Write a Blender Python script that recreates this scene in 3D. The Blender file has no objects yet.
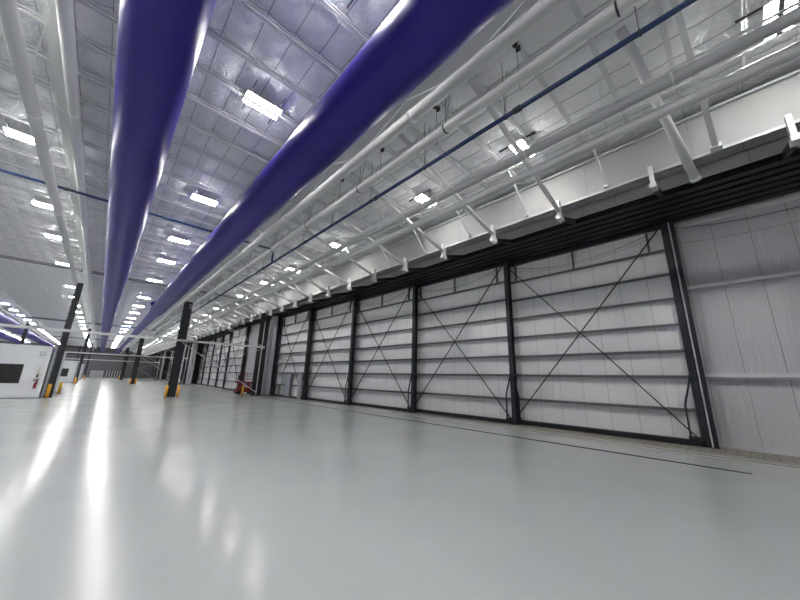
import bpy, math, random
import numpy as np
from mathutils import Matrix, Vector
random.seed(7)
sc = bpy.context.scene
COL = sc.collection

# ------------------------------------------------------------------ camera, world, exposure
H = 2.1
cam_data = bpy.data.cameras.new('camera')
cam_data.sensor_fit = 'HORIZONTAL'
cam_data.sensor_width = 36.0
cam_data.lens = 36.0 * 314.6865 / 800.0
cam_data.clip_end = 500
cam = bpy.data.objects.new('camera', cam_data)
COL.objects.link(cam)
RT, UP, FW = (0.73006, -0.682883, 0.026123), (-0.186319, -0.162122, 0.969021), (0.657493, 0.712311, 0.245593)
cam.matrix_world = Matrix(((RT[0], UP[0], -FW[0], 0), (RT[1], UP[1], -FW[1], 0), (RT[2], UP[2], -FW[2], H), (0, 0, 0, 1)))
sc.camera = cam
world = bpy.data.worlds.new('world')
sc.world = world
world.use_nodes = True
world.node_tree.nodes['Background'].inputs[0].default_value = (0.8, 0.85, 0.9, 1)
world.node_tree.nodes['Background'].inputs[1].default_value = 0.3
vs = sc.view_settings
vs.view_transform = 'Standard'
vs.look = 'None'
vs.gamma = 1.0
vs.use_curve_mapping = False
vs.exposure = 2.2
LAMP_STRENGTH = 34.0
sc.cycles.use_denoising = True
sc.cycles.max_bounces = 8
sc.cycles.diffuse_bounces = 6
sc.cycles.glossy_bounces = 4
sc.cycles.sample_clamp_indirect = 6.0
sc.cycles.use_light_tree = True


# ------------------------------------------------------------------ materials
def mat(name, color, rough=0.5, metal=0.0, bump=0.0, bscale=20.0, stretch=(1, 1, 1), var=0.0, vscale=3.0, rvar=0.0, emit=None, spec=0.5, coat=0.0):
    m = bpy.data.materials.new(name)
    m.use_nodes = True
    nt = m.node_tree
    b = nt.nodes['Principled BSDF']
    b.inputs['Base Color'].default_value = (*color, 1)
    b.inputs['Roughness'].default_value = rough
    b.inputs['Metallic'].default_value = metal
    b.inputs['Specular IOR Level'].default_value = spec
    b.inputs['Coat Weight'].default_value = coat
    tc = nt.nodes.new('ShaderNodeTexCoord')
    mp = nt.nodes.new('ShaderNodeMapping')
    mp.inputs['Scale'].default_value = stretch
    nt.links.new(tc.outputs['Object'], mp.inputs['Vector'])
    if bump:
        n = nt.nodes.new('ShaderNodeTexNoise')
        n.inputs['Scale'].default_value = bscale
        n.inputs['Detail'].default_value = 4
        nt.links.new(mp.outputs[0], n.inputs['Vector'])
        bp = nt.nodes.new('ShaderNodeBump')
        bp.inputs['Strength'].default_value = bump
        bp.inputs['Distance'].default_value = 0.05
        nt.links.new(n.outputs['Fac'], bp.inputs['Height'])
        nt.links.new(bp.outputs[0], b.inputs['Normal'])
    if var or rvar:
        n = nt.nodes.new('ShaderNodeTexNoise')
        n.inputs['Scale'].default_value = vscale
        n.inputs['Detail'].default_value = 5
        nt.links.new(mp.outputs[0], n.inputs['Vector'])
        if var:
            r = nt.nodes.new('ShaderNodeMapRange')
            r.inputs['From Min'].default_value = 0.0
            r.inputs['From Max'].default_value = 1.0
            r.inputs['To Min'].default_value = 1 - var
            r.inputs['To Max'].default_value = 1 + var
            nt.links.new(n.outputs['Fac'], r.inputs['Value'])
            mx = nt.nodes.new('ShaderNodeVectorMath')
            mx.operation = 'SCALE'
            mx.inputs[0].default_value = color
            nt.links.new(r.outputs[0], mx.inputs['Scale'])
            nt.links.new(mx.outputs[0], b.inputs['Base Color'])
        if rvar:
            r = nt.nodes.new('ShaderNodeMapRange')
            r.inputs['From Min'].default_value = 0.0
            r.inputs['From Max'].default_value = 1.0
            r.inputs['To Min'].default_value = rough - rvar
            r.inputs['To Max'].default_value = rough + rvar
            nt.links.new(n.outputs['Fac'], r.inputs['Value'])
            nt.links.new(r.outputs[0], b.inputs['Roughness'])
    if emit:
        b.inputs['Emission Color'].default_value = (*emit[0], 1)
        b.inputs['Emission Strength'].default_value = emit[1]
    return m


def stripe_mat(name, color, seam, pitch, width, rough, axis=1, rib=0.0, ribpitch=0.1, spec=0.5, axis2=None, pitch2=1.0):
    """flat panels: thin darker seams every `pitch` metres along an axis, with optional fine ribs in relief"""
    m = mat(name, color, rough, spec=spec)
    nt = m.node_tree
    b = nt.nodes['Principled BSDF']
    tc = nt.nodes.new('ShaderNodeTexCoord')
    sp = nt.nodes.new('ShaderNodeSeparateXYZ')
    nt.links.new(tc.outputs['Object'], sp.inputs[0])

    def math_(op, a, bb=None):
        n = nt.nodes.new('ShaderNodeMath')
        n.operation = op
        for i, v in enumerate((a, bb)):
            if v is None:
                continue
            if isinstance(v, (int, float)):
                n.inputs[i].default_value = v
            else:
                nt.links.new(v, n.inputs[i])
        return n.outputs[0]

    def line(ax, pt, w):
        f = math_('FRACT', math_('DIVIDE', math_('ADD', sp.outputs[ax], 1000.0 * pt), pt))
        return math_('LESS_THAN', f, w / pt)
    s = line(axis, pitch, width)
    if axis2 is not None:
        s = math_('MAXIMUM', s, line(axis2, pitch2, width))
    mix = nt.nodes.new('ShaderNodeMix')
    mix.data_type = 'RGBA'
    nt.links.new(s, mix.inputs['Factor'])
    mix.inputs[6].default_value = (*color, 1)
    mix.inputs[7].default_value = (*seam, 1)
    nt.links.new(mix.outputs[2], b.inputs['Base Color'])
    if rib:
        w = math_('SINE', math_('MULTIPLY', sp.outputs[axis], 2 * math.pi / ribpitch))
        bp = nt.nodes.new('ShaderNodeBump')
        bp.inputs['Strength'].default_value = rib
        bp.inputs['Distance'].default_value = 0.01
        nt.links.new(w, bp.inputs['Height'])
        nt.links.new(bp.outputs[0], b.inputs['Normal'])
    return m


M = {}
M['black_steel'] = mat('black_steel', (0.012, 0.014, 0.018), 0.45)
M['dark_steel'] = mat('dark_steel', (0.022, 0.026, 0.032), 0.42)
M['girt_grey'] = mat('girt_grey', (0.13, 0.135, 0.145), 0.45)
M['light_girt'] = mat('light_girt', (0.74, 0.74, 0.75), 0.4)
M['white_paint'] = mat('white_paint', (0.58, 0.59, 0.59), 0.42)
M['beam_grey'] = mat('beam_grey', (0.62, 0.63, 0.66), 0.42)
M['pipe_grey'] = mat('pipe_grey', (0.42, 0.43, 0.44), 0.45)
M['grey_box'] = mat('grey_box', (0.35, 0.36, 0.38), 0.45)
M['joist'] = mat('joist', (0.6, 0.61, 0.62), 0.45)
M['purple'] = mat('purple', (0.027, 0.017, 0.205), 0.42, bump=0.22, bscale=3.0, stretch=(1, 0.5, 1), spec=0.25)
M['purple_dark'] = mat('purple_dark', (0.015, 0.008, 0.12), 0.5)
M['dot'] = mat('dot', (0.01, 0.01, 0.02), 0.6)
M['blue_pipe'] = mat('blue_pipe', (0.006, 0.028, 0.10), 0.35)
M['clamp'] = mat('clamp', (0.02, 0.022, 0.028), 0.5)
M['yellow'] = mat('yellow', (0.85, 0.42, 0.02), 0.45)
M['red'] = mat('red', (0.20, 0.012, 0.014), 0.45)
M['tyre'] = mat('tyre', (0.02, 0.02, 0.02), 0.8)
M['glass_dark'] = mat('glass_dark', (0.03, 0.035, 0.03), 0.12)
M['office_white'] = mat('office_white', (0.72, 0.74, 0.76), 0.5)
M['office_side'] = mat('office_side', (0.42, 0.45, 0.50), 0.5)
M['sign'] = mat('sign', (0.65, 0.62, 0.48), 0.5)
M['slot'] = mat('slot', (0.015, 0.016, 0.018), 0.7)
M['lamp_body'] = mat('lamp_body', (0.75, 0.75, 0.72), 0.4)
M['lamp'] = mat('lamp', (0.9, 0.9, 0.9), 0.4, emit=((1.0, 0.98, 0.95), LAMP_STRENGTH))
M['floor'] = mat('floor', (0.415, 0.438, 0.44), 0.19, bump=0.04, bscale=1.6, var=0.07, vscale=0.5, rvar=0.07, spec=0.17)
M['apron'] = mat('apron', (0.42, 0.42, 0.39), 0.5, var=0.08, vscale=1.5)
M['rail_concrete'] = stripe_mat('rail_concrete', (0.30, 0.27, 0.22), (0.17, 0.15, 0.13), 0.3, 0.04, 0.6, axis=1)
M['leaf_panel'] = stripe_mat('leaf_panel', (0.84, 0.84, 0.84), (0.45, 0.45, 0.46), 1.015, 0.018, 0.42, axis=1, rib=0.25, ribpitch=0.127)
M['wall_panel'] = stripe_mat('wall_panel', (0.6, 0.6, 0.62), (0.3, 0.3, 0.32), 1.0, 0.02, 0.38, axis=1, rib=0.35, ribpitch=0.1)
M['upper_panel'] = stripe_mat('upper_panel', (0.5, 0.5, 0.5), (0.3, 0.3, 0.3), 1.5, 0.03, 0.6, axis=1)
M['fascia'] = stripe_mat('fascia', (0.31, 0.31, 0.31), (0.2, 0.2, 0.21), 3.05, 0.02, 0.6, axis=1, spec=0.2)
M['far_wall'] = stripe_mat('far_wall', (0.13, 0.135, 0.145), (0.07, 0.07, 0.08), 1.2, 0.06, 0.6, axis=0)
M['side_wall'] = stripe_mat('side_wall', (0.45, 0.46, 0.48), (0.3, 0.3, 0.32), 1.2, 0.04, 0.6, axis=1)

# quilted insulation facing of the roof
ins = stripe_mat('insulation', (0.76, 0.77, 0.785), (0.42, 0.43, 0.45), 0.75, 0.03, 0.55, axis=0, axis2=1, pitch2=1.4)
nt_ = ins.node_tree
tc_ = nt_.nodes.new('ShaderNodeTexCoord')
prev_ = None
for sc_, dist_, st_ in ((1.6, 0.09, 0.5), (5.0, 0.07, 0.9), (14.0, 0.03, 0.7)):
    n_ = nt_.nodes.new('ShaderNodeTexNoise')
    n_.inputs['Scale'].default_value = sc_
    n_.inputs['Detail'].default_value = 3
    n_.inputs['Distortion'].default_value = 1.2
    nt_.links.new(tc_.outputs['Object'], n_.inputs['Vector'])
    b_ = nt_.nodes.new('ShaderNodeBump')
    b_.inputs['Strength'].default_value = st_
    b_.inputs['Distance'].default_value = dist_
    nt_.links.new(n_.outputs['Fac'], b_.inputs['Height'])
    if prev_:
        nt_.links.new(prev_.outputs[0], b_.inputs['Normal'])
    prev_ = b_
nt_.links.new(prev_.outputs[0], nt_.nodes['Principled BSDF'].inputs['Normal'])
M['insulation'] = ins


# ------------------------------------------------------------------ mesh building
class MB:
    def __init__(self):
        self.v, self.f, self.s = [], [], []

    def add(self, vs_, fs_, smooth=False):
        n = len(self.v)
        self.v += [tuple(p) for p in vs_]
        for f in fs_:
            self.f.append(tuple(i + n for i in f))
            self.s.append(smooth)
        return self

    def box(self, x0, x1, y0, y1, z0, z1):
        v = [(x0, y0, z0), (x1, y0, z0), (x1, y1, z0), (x0, y1, z0), (x0, y0, z1), (x1, y0, z1), (x1, y1, z1), (x0, y1, z1)]
        return self.add(v, [(0, 3, 2, 1), (4, 5, 6, 7), (0, 1, 5, 4), (1, 2, 6, 5), (2, 3, 7, 6), (3, 0, 4, 7)])

    def bar(self, p, q, w, h, up=(0, 0, 1)):
        p, q = Vector(p), Vector(q)
        d = (q - p).normalized()
        u = Vector(up)
        if abs(d.dot(u)) > 0.98:
            u = Vector((1, 0, 0))
        s = d.cross(u).normalized()
        t = s.cross(d).normalized()
        v = []
        for c in (p, q):
            for a, b in ((-1, -1), (1, -1), (1, 1), (-1, 1)):
                v.append(c + s * (a * w / 2) + t * (b * h / 2))
        return self.add(v, [(3, 2, 1, 0), (4, 5, 6, 7), (0, 1, 5, 4), (1, 2, 6, 5), (2, 3, 7, 6), (3, 0, 4, 7)])

    def tube(self, p, q, r, n=12, r2=None, cap=True):
        r2 = r if r2 is None else r2
        p, q = Vector(p), Vector(q)
        d = (q - p).normalized()
        u = Vector((0, 0, 1)) if abs(d.z) < 0.9 else Vector((1, 0, 0))
        s = d.cross(u).normalized()
        t = s.cross(d).normalized()
        v = []
        for c, rr in ((p, r), (q, r2)):
            for i in range(n):
                a = 2 * math.pi * i / n
                v.append(c + s * (math.cos(a) * rr) + t * (math.sin(a) * rr))
        self.add(v, [(i, (i + 1) % n, n + (i + 1) % n, n + i) for i in range(n)], True)
        if cap:
            b = len(self.v) - 2 * n
            self.f += [tuple(b + i for i in reversed(range(n))), tuple(b + n + i for i in range(n))]
            self.s += [False, False]
        return self

    def path(self, pts, r, n=8):
        for a, b in zip(pts[:-1], pts[1:]):
            self.tube(a, b, r, n, cap=True)
        return self

    def hsection(self, x, y, z0, z1, w, d, tf=0.03, tw=0.03):
        """upright H section; flanges face +-y"""
        self.box(x - w / 2, x + w / 2, y - d / 2, y - d / 2 + tf, z0, z1)
        self.box(x - w / 2, x + w / 2, y + d / 2 - tf, y + d / 2, z0, z1)
        return self.box(x - tw / 2, x + tw / 2, y - d / 2 + tf, y + d / 2 - tf, z0, z1)

    def ibeam_y(self, x, y0, y1, z0, z1, w, tf=0.03, tw=0.03):
        self.box(x - w / 2, x + w / 2, y0, y1, z0, z0 + tf)
        self.box(x - w / 2, x + w / 2, y0, y1, z1 - tf, z1)
        return self.box(x - tw / 2, x + tw / 2, y0, y1, z0 + tf, z1 - tf)

    def build(self, name, m, parent=None, loc=None):
        me = bpy.data.meshes.new(name)
        me.from_pydata(self.v, [], self.f)
        me.polygons.foreach_set('use_smooth', self.s)
        me.materials.append(M[m] if isinstance(m, str) else m)
        me.update()
        o = bpy.data.objects.new(name, me)
        COL.objects.link(o)
        if parent:
            o.parent = parent
        if loc:
            o.location = loc
        return o


def tag(o, label, cat, group=None, kind='thing'):
    o['label'] = label
    o['category'] = cat
    if kind:
        o['kind'] = kind
    if group:
        o['group'] = group
    return o


def empty(name, loc, label, cat, group=None, rz=0.0):
    o = bpy.data.objects.new(name, None)
    o.empty_display_size = 0.3
    COL.objects.link(o)
    o.location = loc
    o.rotation_euler = (0, 0, rz)
    return tag(o, label, cat, group)


def copy_tree(o, parent=None):
    c = o.copy()
    COL.objects.link(c)
    c.parent = parent
    for ch in list(o.children):
        copy_tree(ch, c)
    return c


def struct(o):
    o['kind'] = 'structure'
    return o


ORD = ['first', 'second', 'third', 'fourth', 'fifth', 'sixth', 'seventh', 'eighth', 'ninth', 'tenth', 'eleventh', 'twelfth', 'thirteenth',
       'fourteenth', 'fifteenth', 'sixteenth', 'seventeenth', 'eighteenth', 'nineteenth', 'twentieth']
TENS = {20: 'twenty', 30: 'thirty', 40: 'forty', 50: 'fifty', 60: 'sixty', 70: 'seventy', 80: 'eighty', 90: 'ninety'}


def ordinal(i):       # 0-based
    n = i + 1
    if n <= 20:
        return ORD[i]
    t, u = n // 10 * 10, n % 10
    if u == 0:
        return TENS[t][:-1] + 'ieth'
    return TENS[t] + '-' + ORD[u - 1]


X0, X1, Y0, Y1 = -36.0, 17.2, -22.0, 166.0
ZJ, ZD = 11.0, 11.40
BAYS = (37.0, 79.4, 121.5)

# ------------------------------------------------------------------ the setting
struct(MB().box(X0 - 1, X1 + 1, Y0 - 1, Y1 + 1, -0.3, 0.0).build('floor', 'floor'))
struct(MB().box(15.5, X1, Y0, Y1, 0.0, 0.006).build('floor_apron', 'rail_concrete'))
struct(MB().box(14.4, 15.5, Y0, Y1, 0.0, 0.004).build('floor_strip', 'apron'))
g = MB()
for k in range(5):
    x = 14.78 + 0.5 * k
    g.box(x - 0.03, x + 0.03, Y0, Y1, 0.006, 0.014)
struct(g.build('trim_1', 'girt_grey'))

# roof deck with quilted insulation: pillows between the joists and the seams
seam, bay = 0.75, 1.4
ys = np.concatenate([np.arange(Y0, 45.0, bay / 8), np.arange(45.0, Y1 + 0.3, bay / 4)])
xs = np.arange(X0, X1 + 0.2, seam / 4)
gx, gy = np.meshgrid(xs, ys)
px_ = np.abs(np.sin(math.pi * gx / seam))
py_ = np.abs(np.sin(math.pi * gy / bay))
rng = np.random.RandomState(3)
gz = ZD - 0.12 * np.sqrt(px_) - 0.06 * np.sqrt(py_) + rng.uniform(-0.012, 0.012, gx.shape)
V = np.stack([gx, gy, gz], -1).reshape(-1, 3)
ny, nx = gx.shape
idx = np.arange(nx * ny).reshape(ny, nx)
F = np.stack([idx[:-1, :-1], idx[1:, :-1], idx[1:, 1:], idx[:-1, 1:]], -1).reshape(-1, 4)
me = bpy.data.meshes.new('ceiling')
me.from_pydata(V.tolist(), [], F.tolist())
me.polygons.foreach_set('use_smooth', [True] * len(F))
me.materials.append(M['insulation'])
ceil = bpy.data.objects.new('ceiling', me)
COL.objects.link(ceil)
struct(ceil)

struct(MB().box(X1, X1 + 0.3, Y0, 1.9, 0.0, 9.25).build('wall_right', 'wall_panel'))
struct(MB().box(X1, X1 + 0.3, Y0, Y1, 9.25, ZD + 0.4).build('wall_right_upper', 'upper_panel'))
struct(MB().box(X1 + 0.1, X1 + 0.3, 1.9, Y1, 0.0, 9.25).build('wall_right_outer', 'wall_panel'))
struct(MB().box(X1 - 0.05, X1, Y0, 1.2, 0.006, 0.12).build('baseboard_right', 'white_paint'))
struct(MB().box(X1 - 0.14, X1, Y0, 1.15, 8.76, 8.9).build('trim_2', 'light_girt'))
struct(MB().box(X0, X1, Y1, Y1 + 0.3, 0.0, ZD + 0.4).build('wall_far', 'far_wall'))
struct(MB().box(X0, X1, Y0 - 0.3, Y0, 0.0, ZD + 0.4).build('wall_back', 'side_wall'))
struct(MB().box(X0 - 0.3, X0, Y0, Y1, 0.0, ZD + 0.4).build('wall_left', 'side_wall'))
struct(MB().box(12.6, 12.72, Y0, Y1, 9.17, 10.6).build('wall_fascia', 'fascia'))
g = MB().box(12.56, 12.6, Y0, Y1, 9.13, 9.22)
g.box(12.5, 12.76, Y0, Y1, 10.58, 10.66)
struct(g.build('trim_3', 'pipe_grey'))

# drain channel let into the floor in front of the doors
tag(MB().box(12.62, 12.73, 0.3, Y1, 0.0, 0.012).build('drain_channel', 'slot'), 'long thin black drain slot in the floor running parallel to the hangar doors', 'drain')

# ------------------------------------------------------------------ side wall girts and cables
for z, lab in ((2.58, 'waist-high pale horizontal girt across the plain side wall panels'), (6.06, 'upper pale horizontal girt across the plain side wall panels')):
    t = empty('wall_girt', (X1, 0, z), lab, 'girt')
    MB().box(-0.2, 0, Y0, 1.1, -0.06, 0.06).build('rail', 'light_girt', t)
    MB().box(-0.2, -0.17, Y0, 1.1, -0.13, -0.06).build('lip', 'grey_box', t)


def sag_cable(x, ya, yb, za, zb, drop, lab, r=0.012):
    n = 14
    pts = [(x, ya + (yb - ya) * i / n, za + (zb - za) * i / n - drop * 4 * (i / n) * (1 - i / n)) for i in range(n + 1)]
    tag(MB().path(pts, r, 6).build('sagging_cable', 'clamp'), lab, 'cable', 'sagging cables under the door header')


sag_cable(16.9, 1.2, -5.5, 8.72, 8.9, 0.45, 'upper thin dark cable sagging across the plain side wall panels')
sag_cable(16.9, 1.2, -5.5, 8.0, 8.3, 0.3, 'fine lower cable sagging across the plain side wall panels', 0.006)

# ------------------------------------------------------------------ door header with its tracks
t = empty('door_header', (0, 0, 0), 'long black steel header of parallel track beams above the hangar doors', 'header')
for k in range(6):
    x = 14.3 + 0.5 * k
    MB().ibeam_y(x, Y0 + 0.05, Y1 - 0.05, 8.95, 9.2, 0.3).build('track_beam', 'black_steel', t)
MB().box(14.15, 17.1, Y0 + 0.05, Y1 - 0.05, 9.2, 9.24).build('light_block_plate', 'beam_grey', t)  # added plate: stops light showing through track gaps, pale to brighten the recess

# ------------------------------------------------------------------ hangar door leaves
GZ = (1.28, 2.5, 3.5, 4.55, 5.62, 6.68, 7.75)


def make_leaf(W=7.7, door=False, cable=True):
    r = empty('hangar_door_leaf', (0, 0, 0), 'x', 'hangar door', 'sliding hangar door leaves')
    # local: y from 0 (near edge) to W, x = 0 inner face, panel towards +x
    MB().box(0.24, 0.30, 0.1, W - 0.1, 0.12, 8.95).build('panel', 'leaf_panel', r)
    for z in GZ:
        g = MB().box(0.06, 0.24, 0.2, W - 0.2, z - 0.02, z + 0.02)
        g.box(0.06, 0.08, 0.2, W - 0.2, z - 0.07, z + 0.05)
        g.build('girt', 'girt_grey', r)
    MB().box(0.0, 0.3, 0.1, W - 0.1, 0.05, 0.22).build('bottom_beam', 'black_steel', r)
    MB().box(0.02, 0.24, 0.1, W - 0.1, 8.78, 8.93).build('top_beam', 'dark_steel', r)
    for y in (0.0, W):
        s = 1 if y == 0 else -1
        g = MB()
        yy = y + s * 0.11
        g.box(0.0, 0.03, yy - 0.11, yy + 0.11, 0.02, 8.93)
        g.box(0.3, 0.33, yy - 0.11, yy + 0.11, 0.02, 8.93)
        g.box(0.03, 0.3, yy - 0.015, yy + 0.015, 0.02, 8.93)
        g.box(-0.01, 0.34, yy - 0.13, yy + 0.13, 2.4, 2.58)
        g.build('post', 'dark_steel' if s > 0 else 'black_steel', r)
        g = MB().bar((0.03, y + s * 0.2, 2.5), (0.03, y + s * 0.5, 1.45), 0.06, 0.06)
        g.bar((0.03, y + s * 0.5, 1.45), (0.03, y + s * 0.5, 0.2), 0.06, 0.06)
        g.box(0.0, 0.1, min(y + s * 0.2, y + s * 0.56), max(y + s * 0.2, y + s * 0.56), 0.18, 0.34)
        g.build('kicker', 'dark_steel', r)
    for yy in (0.75, W / 2, W - 0.75):
        MB().box(0.08, 0.2, yy - 0.035, yy + 0.035, 7.77, 8.8).build('mullion', 'girt_grey', r)
    for a, b in ((0.3, W - 0.3), (W - 0.3, 0.3)):
        MB().bar((0.03, a, 0.3), (0.03, b, 8.75), 0.045, 0.045).build('brace_rod', 'black_steel', r)
    if cable:
        n = 12
        g = MB()
        for dz, dr, rr in ((8.72, 0.62, 0.011), (8.5, 0.5, 0.006)):
            g.path([(0.04, 0.3 + (W - 0.6) * i / n, dz - dr * 4 * (i / n) * (1 - i / n)) for i in range(n + 1)], rr, 5)
        g.build('festoon_cable', 'clamp', r)
    if door:
        d = MB().box(0.0, 0.05, 3.05, 4.1, 0.1, 2.35).build('personnel_door', 'office_side', r)
        MB().bar((-0.04, 3.2, 1.05), (-0.04, 3.34, 1.05), 0.02, 0.03).build('handle', 'dark_steel', d)
        g = MB()
        for yy in (2.85, 3.0, 4.15, 1.1, 5.6):
            g.box(-0.02, 0.1, yy - 0.05, yy + 0.05, 0.05, 2.5)
        g.box(-0.02, 0.1, 1.05, 5.65, 2.4, 2.5)
        g.build('door_frame', 'girt_grey', r)
        MB().box(-0.1, 0.02, 0.35, 1.0, 0.05, 2.45).build('side_cover', 'grey_box', r)
        MB().box(-0.25, 0.0, 5.2, 5.75, 1.3, 2.1).build('control_box', 'beam_grey', r)
    return r


leaf = make_leaf()
leaf_d = make_leaf(7.3, True, False)
bay1 = [(16.6, 1.28), (16.1, 8.42), (15.6, 15.35), (15.1, 22.2), (14.55, 29.0)]
for i, (x, y) in enumerate(bay1):
    o = leaf_d if i == 4 else (leaf if i == 0 else copy_tree(leaf))
    o.location = (x, y, 0)
    extra = ['the largest', 'with crossed rods', 'with crossed rods', 'with crossed rods', 'with a small personnel door'][i]
    o['label'] = '%s hangar door leaf from the plain side wall, nearest bay, %s' % (ordinal(i), extra)
bay2 = [(14.2, 47.0), (14.7, 53.6), (15.1, 60.6), (15.5, 67.8), (15.9, 74.9)]
for i, (x, y) in enumerate(bay2):
    o = copy_tree(leaf)
    o.location = (x, y, 0)
    o['label'] = '%s white door leaf in the second bay, beyond the red scissor lift' % ordinal(i)
bay3 = [(14.2, 89.0), (14.65, 96.1), (15.05, 103.2), (15.45, 110.3), (15.85, 117.4)]
for i, (x, y) in enumerate(bay3):
    o = copy_tree(leaf)
    o.location = (x, y, 0)
    o['label'] = '%s tiny white door leaf in the third bay of doors' % ordinal(i)

t = empty('jamb_post', (16.75, 1.17, 0), 'black upright post closing the nearest door leaf against the plain side wall', 'post')
MB().box(-0.12, 0.12, -0.1, 0.03, 0.01, 8.93).build('shaft', 'black_steel', t)
MB().box(-0.14, -0.12, 0.03, 0.07, 0.01, 8.93).build('edge_strip', 'beam_grey', t)
MB().box(-0.16, 0.2, -0.14, 0.09, 0.0, 0.01).build('base_plate', 'dark_steel', t)

for i, (x, y) in enumerate([(x, y + 41.0) for x, y in bay3[:-1]]):
    o = copy_tree(leaf)
    o.location = (x, y, 0)
    o['label'] = '%s speck-sized door leaf in the farthest bay by the end wall' % ordinal(i)

# jamb posts and wall pieces between the bays
for k, yb in enumerate(BAYS):
    where = ['between the nearest bay and the scissor lift', 'between the second and third door bays', 'at the end of the third door bay'][k]
    t = empty('wall_pier', (13.9, yb - 0.8, 0), 'tall light grey boxed pier ' + where, 'pier')
    MB().box(-0.15, 0.25, -0.15, 0.95, 0, 8.9).build('casing', 'grey_box', t)
    MB().box(-0.19, 0.29, -0.19, 0.99, 0, 0.15).build('base_trim', 'girt_grey', t)
    for j, (x, nm) in enumerate(((13.35, 'nearer the pier'), (12.75, 'further from the pier'))):
        t = empty('wall_column', (x, yb + 0.05, 0), 'black steel column %s, %s' % (nm, where), 'column')
        MB().hsection(0, 0, 0.03, 9.15, 0.34, 0.42, 0.04, 0.04).build('shaft', 'black_steel', t)
        MB().box(-0.22, 0.22, -0.26, 0.26, 0.0, 0.03).build('base_plate', 'dark_steel', t)
    if k < 2:
        t = empty('pocket_wall', (14.6, yb + 4.5, 0), 'plain grey wall panel of the door pocket ' + where, 'wall panel')
        MB().box(0, 0.2, -3.4, 5.1, 0, 8.9).build('sheet', 'wall_panel', t)
        MB().box(-0.06, 0, -3.4, 5.1, 2.4, 2.5).build('rail', 'girt_grey', t)
        t.children[0].data.materials[0] = M['light_girt']

# ------------------------------------------------------------------ outrigger brackets, struts and kickers along the fascia
BR = [(-1.93 + 3.03 * i) for i in range(0, 60) if -1.93 + 3.03 * i < Y1 - 1]


def bay_words(y):
    if y < BAYS[0]:
        return 'over the nearest door bay'
    if y < BAYS[1]:
        return 'over the second door bay'
    if y < BAYS[2]:
        return 'over the third door bay'
    return 'over the farthest door bay'


def counted(ys_):
    c, out = {}, []
    for y in ys_:
        w = bay_words(y)
        out.append((y, c.get(w, 0), w))
        c[w] = c.get(w, 0) + 1
    return out


proto = None
for y, n, w in counted(BR):
    lab = '%s white bracket with black arm %s' % (ordinal(n), w)
    if proto is None:
        proto = empty('outrigger_bracket', (12.55, y, 8.85), lab, 'bracket', 'outrigger brackets under the fascia')
        MB().box(-0.12, 0.12, -0.06, 0.06, -0.28, 0.55).box(-0.18, 0.18, -0.09, 0.09, -0.3, -0.12).build('plate', 'white_paint', proto)
        MB().bar((0.18, 0, -0.18), (1.75, 0, 0.3), 0.14, 0.2).build('arm', 'black_steel', proto)
    else:
        o = copy_tree(proto)
        o.location = (12.55, y, 8.85)
        o['label'] = lab
proto = None
for y, n, w in counted(BR[2:]):
    lab = '%s white slanting tube strut %s' % (ordinal(n), w)
    if proto is None:
        proto = empty('roof_strut', (12.5, y, 8.92), lab, 'strut', 'slanting tube struts from roof to fascia')
        MB().tube((-6.65, 0, 1.98), (-0.05, 0, 0.02), 0.085, 12).build('tube', 'white_paint', proto)
        MB().box(-6.75, -6.5, -0.03, 0.03, 1.8, 2.05).build('end_plate', 'white_paint', proto)
    else:
        o = copy_tree(proto)
        o.location = (12.5, y, 8.92)
        o['label'] = lab
# the two steeper members near the camera
t = empty('roof_brace', (12.4, 0.09, 8.42), 'thick round white tube brace running down past the fascia near the side wall', 'brace')
MB().tube((-4.4, 0.66, 2.4), (0, 0, 0.0), 0.12, 16).build('tube', 'white_paint', t)
MB().tube((0, 0, 0.02), (0.1, -0.015, -0.04), 0.14, 16).build('end_collar', 'white_paint', t)
t = empty('roof_brace', (12.42, -0.5, 9.2), 'flat-sided white brace running down to the fascia edge beside the thick tube brace', 'brace')
MB().bar((-4.6, 0.25, 1.8), (0, 0, 0.0), 0.14, 0.16).build('bar', 'white_paint', t)
MB().box(-0.14, 0.1, -0.13, 0.13, -0.08, 0.05).build('foot_plate', 'white_paint', t)
KY = [y + 1.32 for y in BR[1:-1]]
proto = None
for y, n, w in counted(KY):
    lab = '%s thin white kicker strip behind the fascia %s' % (ordinal(n), w)
    if proto is None:
        proto = tag(MB().bar((0, 0, 0.1), (-1.6, 0, 1.75), 0.07, 0.05).box(-0.05, 0.05, -0.06, 0.06, 0.03, 0.16).build('fascia_kicker', 'white_paint'), lab, 'strut', 'thin kickers behind the fascia')
        proto.location = (12.5, y, 9.2)
    else:
        o = proto.copy()
        COL.objects.link(o)
        o.location = (12.5, y, 9.2)
        o['label'] = lab

# ------------------------------------------------------------------ roof joists
JY = [1.4 * k for k in range(-15, 119) if Y0 < 1.4 * k < Y1]


def joist_mesh():
    r = empty('roof_joist', (0, 0, 0), 'x', 'joist', 'steel bar joists across the roof')
    MB().box(X0, 12.55, -0.055, -0.018, 0, 0.04).box(X0, 12.55, 0.018, 0.055, 0, 0.04).build('bottom_chord', 'joist', r)
    MB().box(X0, 12.55, -0.05, 0.05, 0.13, 0.16).build('top_chord', 'joist', r)
    g = MB()
    x, k = X0 + 0.2, 0
    while x < 12.2:
        g.bar((x, 0, 0.02), (x + 0.45, 0, 0.14), 0.025, 0.025)
        g.bar((x + 0.45, 0, 0.14), (x + 0.9, 0, 0.02), 0.025, 0.025)
        x += 0.9
    g.build('web', 'joist', r)
    return r


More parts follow.
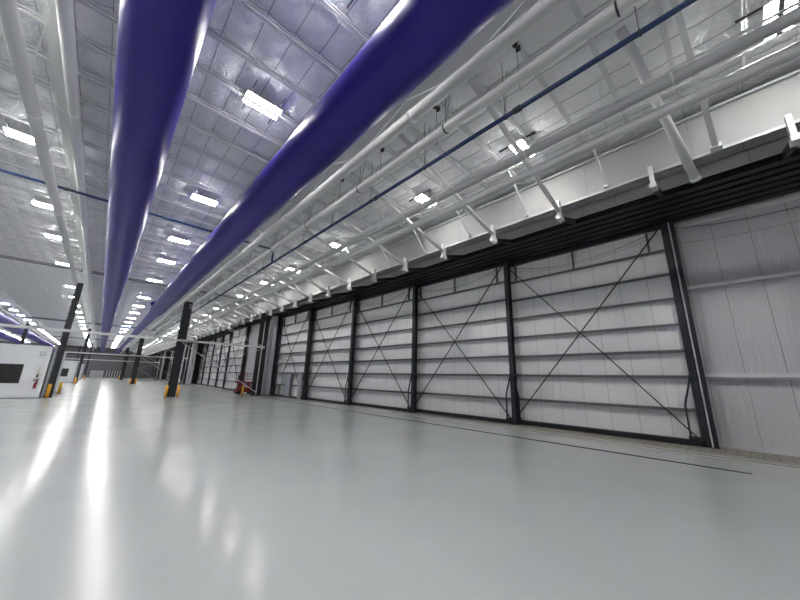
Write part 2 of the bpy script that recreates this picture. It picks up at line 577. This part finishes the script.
jp = joist_mesh()
cnt = {}
for i, y in enumerate(JY):
    o = jp if i == 0 else copy_tree(jp)
    o.location = (0, y, ZJ)
    if y < 0:
        w = 'behind the camera'
    else:
        w = 'over the nearest bay' if y < BAYS[0] else ('over the second bay' if y < BAYS[1] else ('over the third bay' if y < BAYS[2] else 'over the farthest bay'))
    n = cnt.get(w, 0)
    cnt[w] = n + 1
    o['label'] = '%s grey steel bar joist across the roof %s' % (ordinal(n), w)
# deep joist girders on the column lines
for k, yb in enumerate(BAYS):
    t = empty('joist_girder', (0, round((yb + 2.6) / 1.4) * 1.4 + 0.35, ZJ), 'dark joist girder crossing the roof at the %s line of black columns' % ordinal(k), 'girder', 'dark girders on the column lines')
    for dy in (0, 0.7):
        MB().box(X0, 12.5, dy - 0.08, dy + 0.08, 0, 0.09).build('bottom_chord', 'girt_grey', t)
    g = MB()
    x = X0
    while x < 12:
        g.bar((x, 0, 0.05), (x + 0.7, 0, 0.13), 0.04, 0.04)
        g.bar((x + 0.7, 0, 0.13), (x + 1.4, 0, 0.05), 0.04, 0.04)
        x += 1.4
    g.build('web', 'girt_grey', t)

# ------------------------------------------------------------------ longitudinal roof girders on the columns
GIRD = ((5.09, 9.27, 5.42, 0.55, 'over the column row beside the doors'), (-2.92, 9.72, -2.46, 0.28, 'over the column row beside the office pods'),
        (-10.6, 9.5, -10.2, 0.3, 'beyond the office pods'))
for xc, zc, xb, wb, lab in GIRD:
    t = empty('roof_girder', (xc, 0, zc), 'long white pipe-and-beam girder ' + lab, 'girder')
    MB().tube((0, Y0 + 0.05, 0), (0, Y1 - 0.05, 0), 0.16, 20).build('bottom_chord', 'white_paint', t)
    z0 = 10.5 - zc
    dx = xb - xc
    MB().box(dx - wb / 2, dx + wb / 2, Y0 + 0.05, Y1 - 0.05, z0, z0 + 0.05).box(dx - wb / 2 + 0.03, dx + wb / 2 - 0.03, Y0 + 0.05, Y1 - 0.05, z0 + 0.05, z0 + 0.45).build('top_beam', 'white_paint', t)
    g = MB()
    y = Y0 + 0.5
    while y < Y1 - 4:
        g.bar((0.02, y, 0.1), (dx, y + 2.1, z0), 0.03, 0.03)
        g.bar((dx, y + 2.1, z0), (0.02, y + 4.2, 0.1), 0.03, 0.03)
        y += 4.2
    g.build('web', 'white_paint', t)
    g = MB()
    y = Y0 + 2.0
    while y < Y1:
        g.tube((0, y - 0.05, 0), (0, y + 0.05, 0), 0.172, 20)
        y += 8.4
    g.build('collar', 'light_girt', t)


def long_pipe(name, x, z, r, m, lab, cat, hang=4.2, ho=1.0, bandm='clamp', y0=Y0 + 0.05, y1=Y1 - 0.05, n=20, top=None):
    t = empty(name, (x, 0, z), lab, cat)
    MB().tube((0, y0, 0), (0, y1, 0), r, n).build('pipe_run', m, t)
    c = 0
    y = y0 + ho
    zt = (top or ZJ) - z
    first = None
    while y < y1:
        if -4 < y < 75:
            if first is None:
                g = MB().tube((0, -0.02, 0), (0, 0.02, 0), r + 0.015, n)
                g.bar((0, 0, r), (0.0, 0, zt), 0.012, 0.012)
                g.bar((0, 0, r), (0.3, 0.0, zt), 0.012, 0.012)
                first = g.build('hanger', bandm, t)
                first.location = (0, y, 0)
            else:
                o = first.copy()
                COL.objects.link(o)
                o.parent = t
                o.location = (0, y, 0)
        y += hang
    return t


long_pipe('roof_pipe', 5.99, 9.12, 0.13, 'white_paint', 'white pipe hung beside the girder, between it and the blue sprinkler main', 'pipe', 4.2, 1.5)
long_pipe('roof_pipe', -2.15, 10.3, 0.15, 'white_paint', 'thick white pipe running against the box beam beside the first purple duct', 'pipe', 5.6, 2.0, 'light_girt')
long_pipe('crane_rail_pipe', 8.43, 9.0, 0.135, 'pipe_grey', 'upper grey-white pipe of the pair running along the door side', 'pipe', 3.5, 1.0, 'white_paint')
long_pipe('heater_pipe', 9.0, 8.7, 0.135, 'white_paint', 'bright lower white pipe of the pair running along the door side', 'pipe', 7.0, 2.5, 'white_paint')
t = tag(MB().tube((8.25, -2.0, 9.1), (8.25, Y1 - 0.1, 9.1), 0.03, 8).build('conduit', 'white_paint'), 'slim bright tube along the upper grey-white pipe, standing for its lit edge', 'conduit')  # the pipe's lit edge, added as a slim bright tube
tag(MB().tube((9.9, Y0, 9.9), (9.9, Y1, 9.9), 0.025, 8).build('conduit', 'light_girt'), 'slim grey conduit near the roof between fascia and white pipes', 'conduit')
tag(MB().tube((6.95, Y0, 10.5), (6.95, Y1, 10.5), 0.03, 8).build('conduit', 'light_girt'), 'slim grey conduit above the blue sprinkler main', 'conduit')

# blue sprinkler main with its branches
t = long_pipe('sprinkler_main', 6.82, 9.13, 0.062, 'blue_pipe', 'long thin dark blue sprinkler main running parallel to the doors', 'sprinkler pipe', 3.0, 1.3)
first = MB().tube((0, -0.1, 0), (0, 0.1, 0), 0.085, 12).build('coupling', 'clamp', t)
for i, y in enumerate(np.arange(-3, 60, 6.0)):
    o = first if i == 0 else first.copy()
    if i:
        COL.objects.link(o)
        o.parent = t
    o.location = (0, float(y), 0)
for k, (y, lab) in enumerate(((19.6, 'nearest dark blue sprinkler branch crossing above the purple ducts'), (75.5, 'second blue sprinkler branch crossing the roof beyond the first columns'),
                              (112.0, 'farthest blue sprinkler branch crossing the roof near the end wall'))):
    t = empty('sprinkler_branch', (6.82, y, 10.05), lab, 'sprinkler pipe')
    MB().tube((X0 - 6.82, 0, 0), (-0.12, 0, 0), 0.06, 12).build('pipe_run', 'blue_pipe', t)
    MB().path([(-0.12, 0, 0), (-0.03, 0, -0.03), (0, 0, -0.12), (0, 0, -0.86)], 0.062, 12).build('elbow', 'blue_pipe', t)
    for x in (-3.6, -6.6, -9.4, -12.4, -16):
        MB().tube((x - 0.08, 0, 0), (x + 0.08, 0, 0), 0.08, 12).build('coupling', 'clamp', t)

# ------------------------------------------------------------------ purple air ducts


def duct_mesh(x, z, segs, wob):
    """segs: (y0, y1, radius); soft fabric skin, slightly uneven"""
    rr = np.random.RandomState(wob)
    ph = rr.uniform(0, 6.28, 4)
    g = MB()
    n = 40
    prev = None
    vs_, fs_ = [], []
    rings = 0
    stations = []
    for si, (a, b, r) in enumerate(segs):
        k = max(2, int((b - a) / 0.5)) if a < 50 else max(2, int((b - a) / 2))
        for i in range(k + 1):
            stations.append((a + (b - a) * i / k, r))
        if si < len(segs) - 1:
            stations[-1] = (b - 0.35, r)
    for y, r in stations:
        for i in range(n):
            an = 2 * math.pi * i / n
            q = r * (1 + 0.008 * math.sin(3 * an + 0.9 * y + ph[0]) + 0.006 * math.sin(5 * an - 1.7 * y + ph[1]))
            vs_.append((math.cos(an) * q, y, math.sin(an) * q))
        if rings:
            o = (rings - 1) * n
            for i in range(n):
                j = (i + 1) % n
                fs_.append((o + i, o + j, o + n + j, o + n + i))
        rings += 1
    fs_.append(tuple(range(n)))
    fs_.append(tuple((rings - 1) * n + i for i in reversed(range(n))))
    g.add(vs_, fs_, True)
    return g


DUCTS = ((-0.35, 9.1, ((Y0, 40, .68), (40, 86, .60), (86, 160, .48)), 'first big purple fabric air duct, overhead beside the thick white pipe', 1),
         (3.63, 9.1, ((Y0, 45.5, .68), (45.5, 84, .53), (84, 160, .42)), 'second big purple fabric air duct, beside the white girder on the door side', 2),
         (-11.9, 9.1, ((Y0, 45, .85), (45, 90, .78), (90, 160, .6)), 'third purple air duct, seen small above the nearest office pod', 3),
         (-16.6, 9.1, ((Y0, 45, .85), (45, 90, .78), (90, 160, .6)), 'fourth purple air duct, lowest sliver above the nearest office pod roof', 4))
for x, z, segs, lab, k in DUCTS:
    t = empty('air_duct', (x, 0, z), lab, 'air duct')
    duct_mesh(x, z, segs, k).build('duct_skin', 'purple', t)
    if k <= 2:
        first = None
        for a in (math.radians(-62), math.radians(-118)):
            for j in range(22):
                y = -1 + 0.95 * j
                p = (math.cos(a) * 0.682, y, math.sin(a) * 0.682)
                if first is None:
                    first = MB().tube((0, -0.0, 0), (0, 0, -0.012), 0.016, 8).build('nozzle', 'dot', t)
                    first.location = p
                else:
                    o = first.copy()
                    COL.objects.link(o)
                    o.parent = t
                    o.location = p
    for ys_, r in ((12.3, .69), (27.0, .69), (segs[0][1] - 0.3, .69), (60, segs[1][2] + .01)):
        MB().tube((0, ys_ - 0.03, 0), (0, ys_ + 0.03, 0), r, 40, cap=False).build('seam_band', 'purple_dark', t)
    first = None
    for j in range(20):
        y = 0.7 + 4.2 * j
        if first is None:
            first = MB().bar((0, 0, 0.6), (0, 0, ZJ - z), 0.012, 0.012).build('hanger_wire', 'light_girt', t)
            first.location = (0, y, 0)
        else:
            o = first.copy()
            COL.objects.link(o)
            o.parent = t
            o.location = (0, y, 0)
    if k == 2:
        MB().tube((-0.15, 44.3, 0.2), (-0.55, 44.3, 0.8), 0.36, 24).build('branch_collar', 'purple', t)

# ------------------------------------------------------------------ ceiling lights
LY = [-2.0, 4.6, 9.75, 18.0, 25.2, 31.0, 38.7, 48.9, 55.8, 62.8, 69.5, 76, 82.5, 89, 95.5, 102, 108.5, 115, 121.5, 128, 134.5, 141, 147.5, 154, 160.5]
LYB = [-9.0, -16.0]
ROWS = ((2.4, 'in the row between the two nearest purple ducts'), (10.6, 'in the row beside the hangar doors'), (-3.8, 'in the row along the office-side columns'),
        (-11.2, 'in the row above the third purple duct'), (-19.0, 'in the row above the fourth purple duct'), (-27.0, 'in the outermost office-side row'))
lamp0 = None
for x, wl in ROWS:
    x *= 0.985
    for n, y in enumerate([0.985 * v for v in LY + LYB]):
        if y >= 0:
            lab = '%s glowing ceiling light %s' % (ordinal(n - 1), wl)
        else:
            lab = '%s ceiling light behind the viewpoint, %s' % (ordinal(int(-y // 6) ), wl)
        zl = 10.82
        if lamp0 is None:
            lamp0 = empty('ceiling_light', (x, y, zl), lab, 'ceiling light', 'twin-strip ceiling lights')
            MB().box(-0.56, 0.56, -0.27, 0.27, 0.06, 0.11).box(-0.56, 0.56, -0.05, 0.05, 0.0, 0.06).build('housing', 'lamp_body', lamp0)
            MB().box(-0.55, 0.55, -0.05, 0.05, -0.015, 0.0).build('dark_gap_strip', 'girt_grey', lamp0)  # dark strip added so bounced glow doesn't wash out the gap between diffusers
            for s in (-1, 1):
                y0_, y1_ = (0.065, 0.235) if s > 0 else (-0.235, -0.065)
                MB().box(-0.54, 0.54, y0_, y1_, 0.02, 0.058).build('diffuser', 'lamp', lamp0)
            for xr in (-0.45, 0.45):
                MB().box(xr - 0.008, xr + 0.008, -0.73, 0.73, 0.11, 0.185).build('mounting_rail', 'dark_steel', lamp0)
        else:
            o = copy_tree(lamp0)
            o.location = (x, y, zl)
            o['label'] = lab

# ------------------------------------------------------------------ free-standing columns and bollards
def make_column(name='steel_column'):
    r = empty(name, (0, 0, 0), 'x', 'column', 'free-standing black columns')
    MB().hsection(0, 0, 0.04, 9.05, 0.62, 0.6, 0.04, 0.04).build('shaft', 'black_steel', r)
    MB().box(-0.4, 0.4, -0.38, 0.38, 0, 0.04).build('base_plate', 'dark_steel', r)
    MB().box(-0.3, 0.3, -0.3, 0.3, 9.05, 9.1).build('cap_plate', 'dark_steel', r)
    g = MB().tube((-0.37, -0.12, 0.04), (-0.37, -0.12, 9.0), 0.03, 8)
    for i in range(16):
        g.box(-0.42, -0.31, -0.18, -0.08, 0.7 + 0.52 * i, 0.82 + 0.52 * i)
    g.build('conduit_run', 'black_steel', r)
    return r


cp = make_column()
cols = ((5.36, BAYS[0], 'nearest free-standing black column on the door side, with a yellow bollard on each side'),
        (5.1, BAYS[1], 'second free-standing black column on the door side, small in the distance'),
        (5.1, BAYS[2], 'third free-standing black column on the door side, next to the end wall'),
        (-2.55, BAYS[0] + 1.4, 'leaning-looking black column standing at the corner of the nearest office pod'),
        (-2.5, BAYS[1], 'black column at the corner of the second office pod'),
        (-2.5, BAYS[2], 'farthest black column on the office side near the third pod'),
        (-9.9, BAYS[1], 'black column seen just above the roof of the nearest office pod'))
for i, (x, y, lab) in enumerate(cols):
    o = cp if i == 0 else copy_tree(cp)
    o.location = (x, y, 0)
    o['label'] = lab
    if 3 <= i:
        o.scale = (0.58, 0.58, 1.049)

bp_ = empty('bollard', (0, 0, 0), 'x', 'bollard', 'yellow safety bollards')
MB().tube((0, 0, 0), (0, 0, 1.0), 0.11, 16).tube((0, 0, 1.0), (0, 0, 1.06), 0.11, 16, r2=0.06).build('post', 'yellow', bp_)
MB().tube((0, 0, 0), (0, 0, 0.02), 0.16, 16).build('base_ring', 'dark_steel', bp_)
bol = ((4.86, BAYS[0] - 0.62, 'yellow bollard on the office side of the nearest free-standing column'), (5.78, BAYS[0] - 0.62, 'yellow bollard on the door side of the nearest free-standing column'),
       (4.7, BAYS[1] - 0.6, 'tiny yellow bollard on the office side of the second free-standing column'), (5.5, BAYS[1] - 0.6, 'tiny yellow bollard on the door side of the second free-standing column'),
       (-2.6, BAYS[0] + 0.85, 'tall-looking yellow bollard in front of the column at the nearest office pod'), (-2.36, 44.6, 'orange-yellow bollard standing alone past the nearest office pod'),
       (-2.6, BAYS[1] - 0.5, 'yellow bollard at the column by the second office pod'), (-2.5, BAYS[2] - 0.6, 'yellow bollard at the farthest office-side column'),
       (11.7, BAYS[0] + 0.2, 'slim yellow bollard beside the black wall columns and scissor lift'), (4.6, BAYS[2] - 0.5, 'yellow bollard at the third door-side column by the end wall'))
for i, (x, y, lab) in enumerate(bol):
    o = bp_ if i == 0 else copy_tree(bp_)
    o.location = (x, y, 0)
    o['label'] = lab

# cross beams with diagonal rods at each line of columns
for k, yb in enumerate(BAYS):
    t = empty('cross_beam', (0, yb - 0.45, 5.22), 'white horizontal beam spanning the hall at the %s line of black columns' % ordinal(k), 'beam', 'white cross beams between columns')
    MB().box(X0 + 0.05, 13.15, -0.1, 0.1, -0.1, 0.1).build('beam', 'white_paint', t)
    MB().bar((5.4, 0.0, 3.55), (13.0, 0.0, 0.05), 0.04, 0.04).build('lower_rod', 'light_girt', t)
    MB().bar((5.4, 0.0, 3.3), (13.0, 0.0, -0.15), 0.04, 0.04).build('lower_rod', 'light_girt', t)
    MB().bar((5.4, 0.0, -0.2), (12.9, 0.0, -4.85), 0.05, 0.05).build('lower_rod', 'light_girt', t)
    MB().bar((8.2, 0.0, -1.9), (13.0, 0.0, -0.2), 0.03, 0.03).build('lower_rod', 'light_girt', t)

# ------------------------------------------------------------------ office pods
def pod(x1, y0, w, d, h, lab, e=1.36):
    t = empty('office_pod', (x1, y0, 0), lab, 'office pod', 'white office pods in a row')
    MB().box(-w, -0.03, 0, 0.12, 0.06, h).build('front_wall', 'office_white', t)
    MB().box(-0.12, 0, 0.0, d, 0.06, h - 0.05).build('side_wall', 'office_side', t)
    MB().box(-w, -0.12, d - 0.12, d, 0.06, h).build('rear_wall', 'office_white', t)
    MB().box(-w, 0.03, -0.03, d, h, h + 0.06).build('roof', 'office_white', t)
    MB().box(-w, 0.01, -0.02, 0.12, 0, 0.06).build('base_trim', 'girt_grey', t)
    f = MB().box(-w + 0.6, -e, -0.03, 0.0, 1.1, 1.16).box(-w + 0.6, -e, -0.03, 0.0, 2.44, 2.5).box(-w + 0.6, -w + 0.66, -0.03, 0, 1.16, 2.44).box(-e - 0.06, -e, -0.03, 0, 1.16, 2.44).box(-e - 0.78, -e - 0.7, -0.03, 0, 1.16, 2.44).build('window', 'black_steel', t)
    MB().box(-w + 0.66, -e - 0.06, -0.015, -0.002, 1.16, 2.44).build('pane', 'glass_dark', f)
    return t


pod(-2.86, 37.45, 9.0, 12.0, 3.9, 'nearest white office pod with dark window and red extinguisher on its front')
pod(-2.9, 82.5, 7.0, 12.0, 3.8, 'second white office pod, behind the black column, with grey-green window', 1.0)
pod(-3.0, 110.5, 7.0, 9.0, 3.7, 'farthest white office pod, small sliver near the end wall')

# fittings on the front of the nearest pod
xo, yo = -3.12, 37.44
t = empty('fire_extinguisher', (xo - 0.24, yo - 0.09, 0.72), 'red fire extinguisher hanging on the front of the nearest office pod', 'fire extinguisher')
MB().tube((0, 0, 0), (0, 0, 0.38), 0.085, 16).tube((0, 0, 0.38), (0, 0, 0.46), 0.085, 16, r2=0.03).build('cylinder_body', 'red', t)
MB().box(-0.03, 0.1, -0.02, 0.02, 0.46, 0.52).bar((0.03, 0, 0.5), (0.14, -0.02, 0.3), 0.025, 0.025).build('handle', 'dark_steel', t)
MB().box(-0.05, 0.05, 0.06, 0.09, 0.1, 0.5).build('wall_bracket', 'white_paint', t)
t = empty('fire_alarm_pull', (xo - 0.28, yo - 0.03, 1.28), 'small red alarm box above the extinguisher on the nearest office pod', 'alarm')
MB().box(-0.12, 0.14, -0.03, 0.03, 0, 0.1).build('housing', 'red', t)
MB().box(-0.03, 0.03, -0.045, -0.03, 0.02, 0.08).build('lever', 'white_paint', t)
t = empty('wall_sign', (xo - 0.23, yo - 0.012, 1.75), 'narrow upright beige sign on the front of the nearest office pod', 'sign')
MB().box(-0.05, 0.05, -0.012, 0.012, 0, 0.62).build('plate', 'sign', t)
MB().box(-0.09, 0.01, -0.03, 0.012, -0.2, 0.02).build('black_holder', 'black_steel', t)
tag(MB().box(xo - 0.28, xo + -0.02, yo - 0.06, yo + 0.0, 1.72, 1.75).build('wall_rail', 'grey_box'), 'upper short grey rail on the nearest office pod, below the beige sign', 'rail')
tag(MB().box(xo - 0.4, xo - 0.05, yo - 0.06, yo + 0.0, 1.42, 1.45).build('wall_rail', 'grey_box'), 'lower short grey rail on the nearest office pod, above the red alarm', 'rail')
t = empty('wall_speaker', (xo - 0.3, yo - 0.05, 3.2), 'small pale grey box high on the front of the nearest office pod', 'speaker')
MB().box(-0.15, 0.15, -0.1, 0.05, 0, 0.3).build('housing', 'grey_box', t)
MB().box(-0.11, 0.11, -0.115, -0.1, 0.04, 0.26).build('front_face', 'beam_grey', t)

# ------------------------------------------------------------------ red scissor lift
t = empty('scissor_lift', (12.95, 40.7, 0), 'dark red scissor lift parked beside the black wall columns', 'scissor lift')
MB().box(-0.95, 0.95, -0.45, 0.45, 0.22, 0.62).box(-0.8, 0.8, -0.4, 0.4, 0.62, 0.75).build('chassis', 'red', t)
for sx in (-1, 1):
    for sy in (-1, 1):
        MB().tube((sx * 0.68, sy * 0.36, 0.22), (sx * 0.68, sy * 0.48, 0.22), 0.22, 20).build('wheel', 'tyre', t)
for sy in (-1, 1):
    MB().bar((-0.8, sy * 0.3, 0.8), (0.8, sy * 0.3, 1.02), 0.07, 0.1).bar((0.8, sy * 0.3, 0.8), (-0.8, sy * 0.3, 1.02), 0.07, 0.1).bar((-0.8, sy * 0.3, 1.02), (0.8, sy * 0.3, 1.24), 0.07, 0.1).bar((0.8, sy * 0.3, 1.02), (-0.8, sy * 0.3, 1.24), 0.07, 0.1).build('scissor_arm', 'red', t)
MB().box(-0.98, 0.98, -0.42, 0.42, 1.26, 1.4).build('platform', 'red', t)
g = MB()
for z in (1.7, 2.05, 2.4):
    for y in (-0.4, 0.4):
        g.bar((-0.95, y, z), (0.95, y, z), 0.04, 0.04)
    for x in (-0.95, 0.95):
        g.bar((x, -0.4, z), (x, 0.4, z), 0.04, 0.04)
for x in (-0.95, 0, 0.95):
    for y in (-0.4, 0.4):
        g.bar((x, y, 1.4), (x, y, 2.42), 0.04, 0.04)
g.build('guard_rail', 'red', t)
MB().box(-0.98, -0.75, -0.5, -0.42, 1.7, 2.1).build('control_box', 'dark_steel', t)

# ------------------------------------------------------------------ end wall
t = empty('roller_shutter', (-0.3, Y1 - 0.1, 0), 'wide pale grey roller shutter low in the dark end wall', 'shutter door')
MB().box(-1.9, 1.9, -0.06, 0.06, 0.02, 2.6).build('curtain', 'grey_box', t)
MB().box(-2.1, -1.9, -0.1, 0.1, 0, 2.8).box(1.9, 2.1, -0.1, 0.1, 0, 2.8).box(-2.1, 2.1, -0.1, 0.1, 2.6, 2.85).build('frame', 'black_steel', t)
t = empty('slatted_gate', (2.3, Y1 - 0.1, 0), 'dark gate of narrow upright pale bars in the end wall beside the roller shutter', 'gate')
for i in range(6):
    MB().box(0.75 * i, 0.75 * i + 0.4, -0.04, 0.05, 0.05, 2.7).build('upright', 'grey_box', t)
MB().box(-0.1, 4.3, 0.05, 0.09, 0.0, 2.8).build('backing', 'black_steel', t)
for i, x in enumerate((-6.5, 7.5, 11.2)):
    t = empty('end_wall_post', (x, Y1 - 0.4, 0), 'black upright post against the end wall, %s from the office pods' % ordinal(i), 'post', 'black posts at the end wall')
    MB().hsection(0, 0, 0.03, 10.9, 0.35, 0.35).build('shaft', 'black_steel', t)
    MB().box(-0.25, 0.25, -0.25, 0.25, 0, 0.03).build('base_plate', 'dark_steel', t)
tag(MB().box(X0, 12.5, Y1 - 0.9, Y1 - 0.6, 8.05, 8.45).build('end_wall_beam', 'black_steel'), 'long black beam across the upper end wall', 'beam')

# small black clamps at roof level between the two white pipes
for i, (x, y) in enumerate([(6.62, 2.8), (6.59, 5.6), (6.52, 8.399999999999999), (6.47, 11.2)]):
    t = empty('beam_clamp', (x, y, 10.85), '%s small black clamp at the roof above the white girder pipe, by nearness' % ordinal(i), 'clamp', 'black clamps on the roof joists')
    MB().box(-0.12, 0.12, -0.025, 0.025, 0, 0.05).box(-0.12, -0.06, -0.06, 0.06, 0.0, 0.15).box(0.06, 0.12, -0.06, 0.06, 0.0, 0.15).build('jaw', 'clamp', t)
    MB().bar((0, 0, 0.0), (0, 0, -1.4), 0.012, 0.012).build('drop_rod', 'clamp', t)
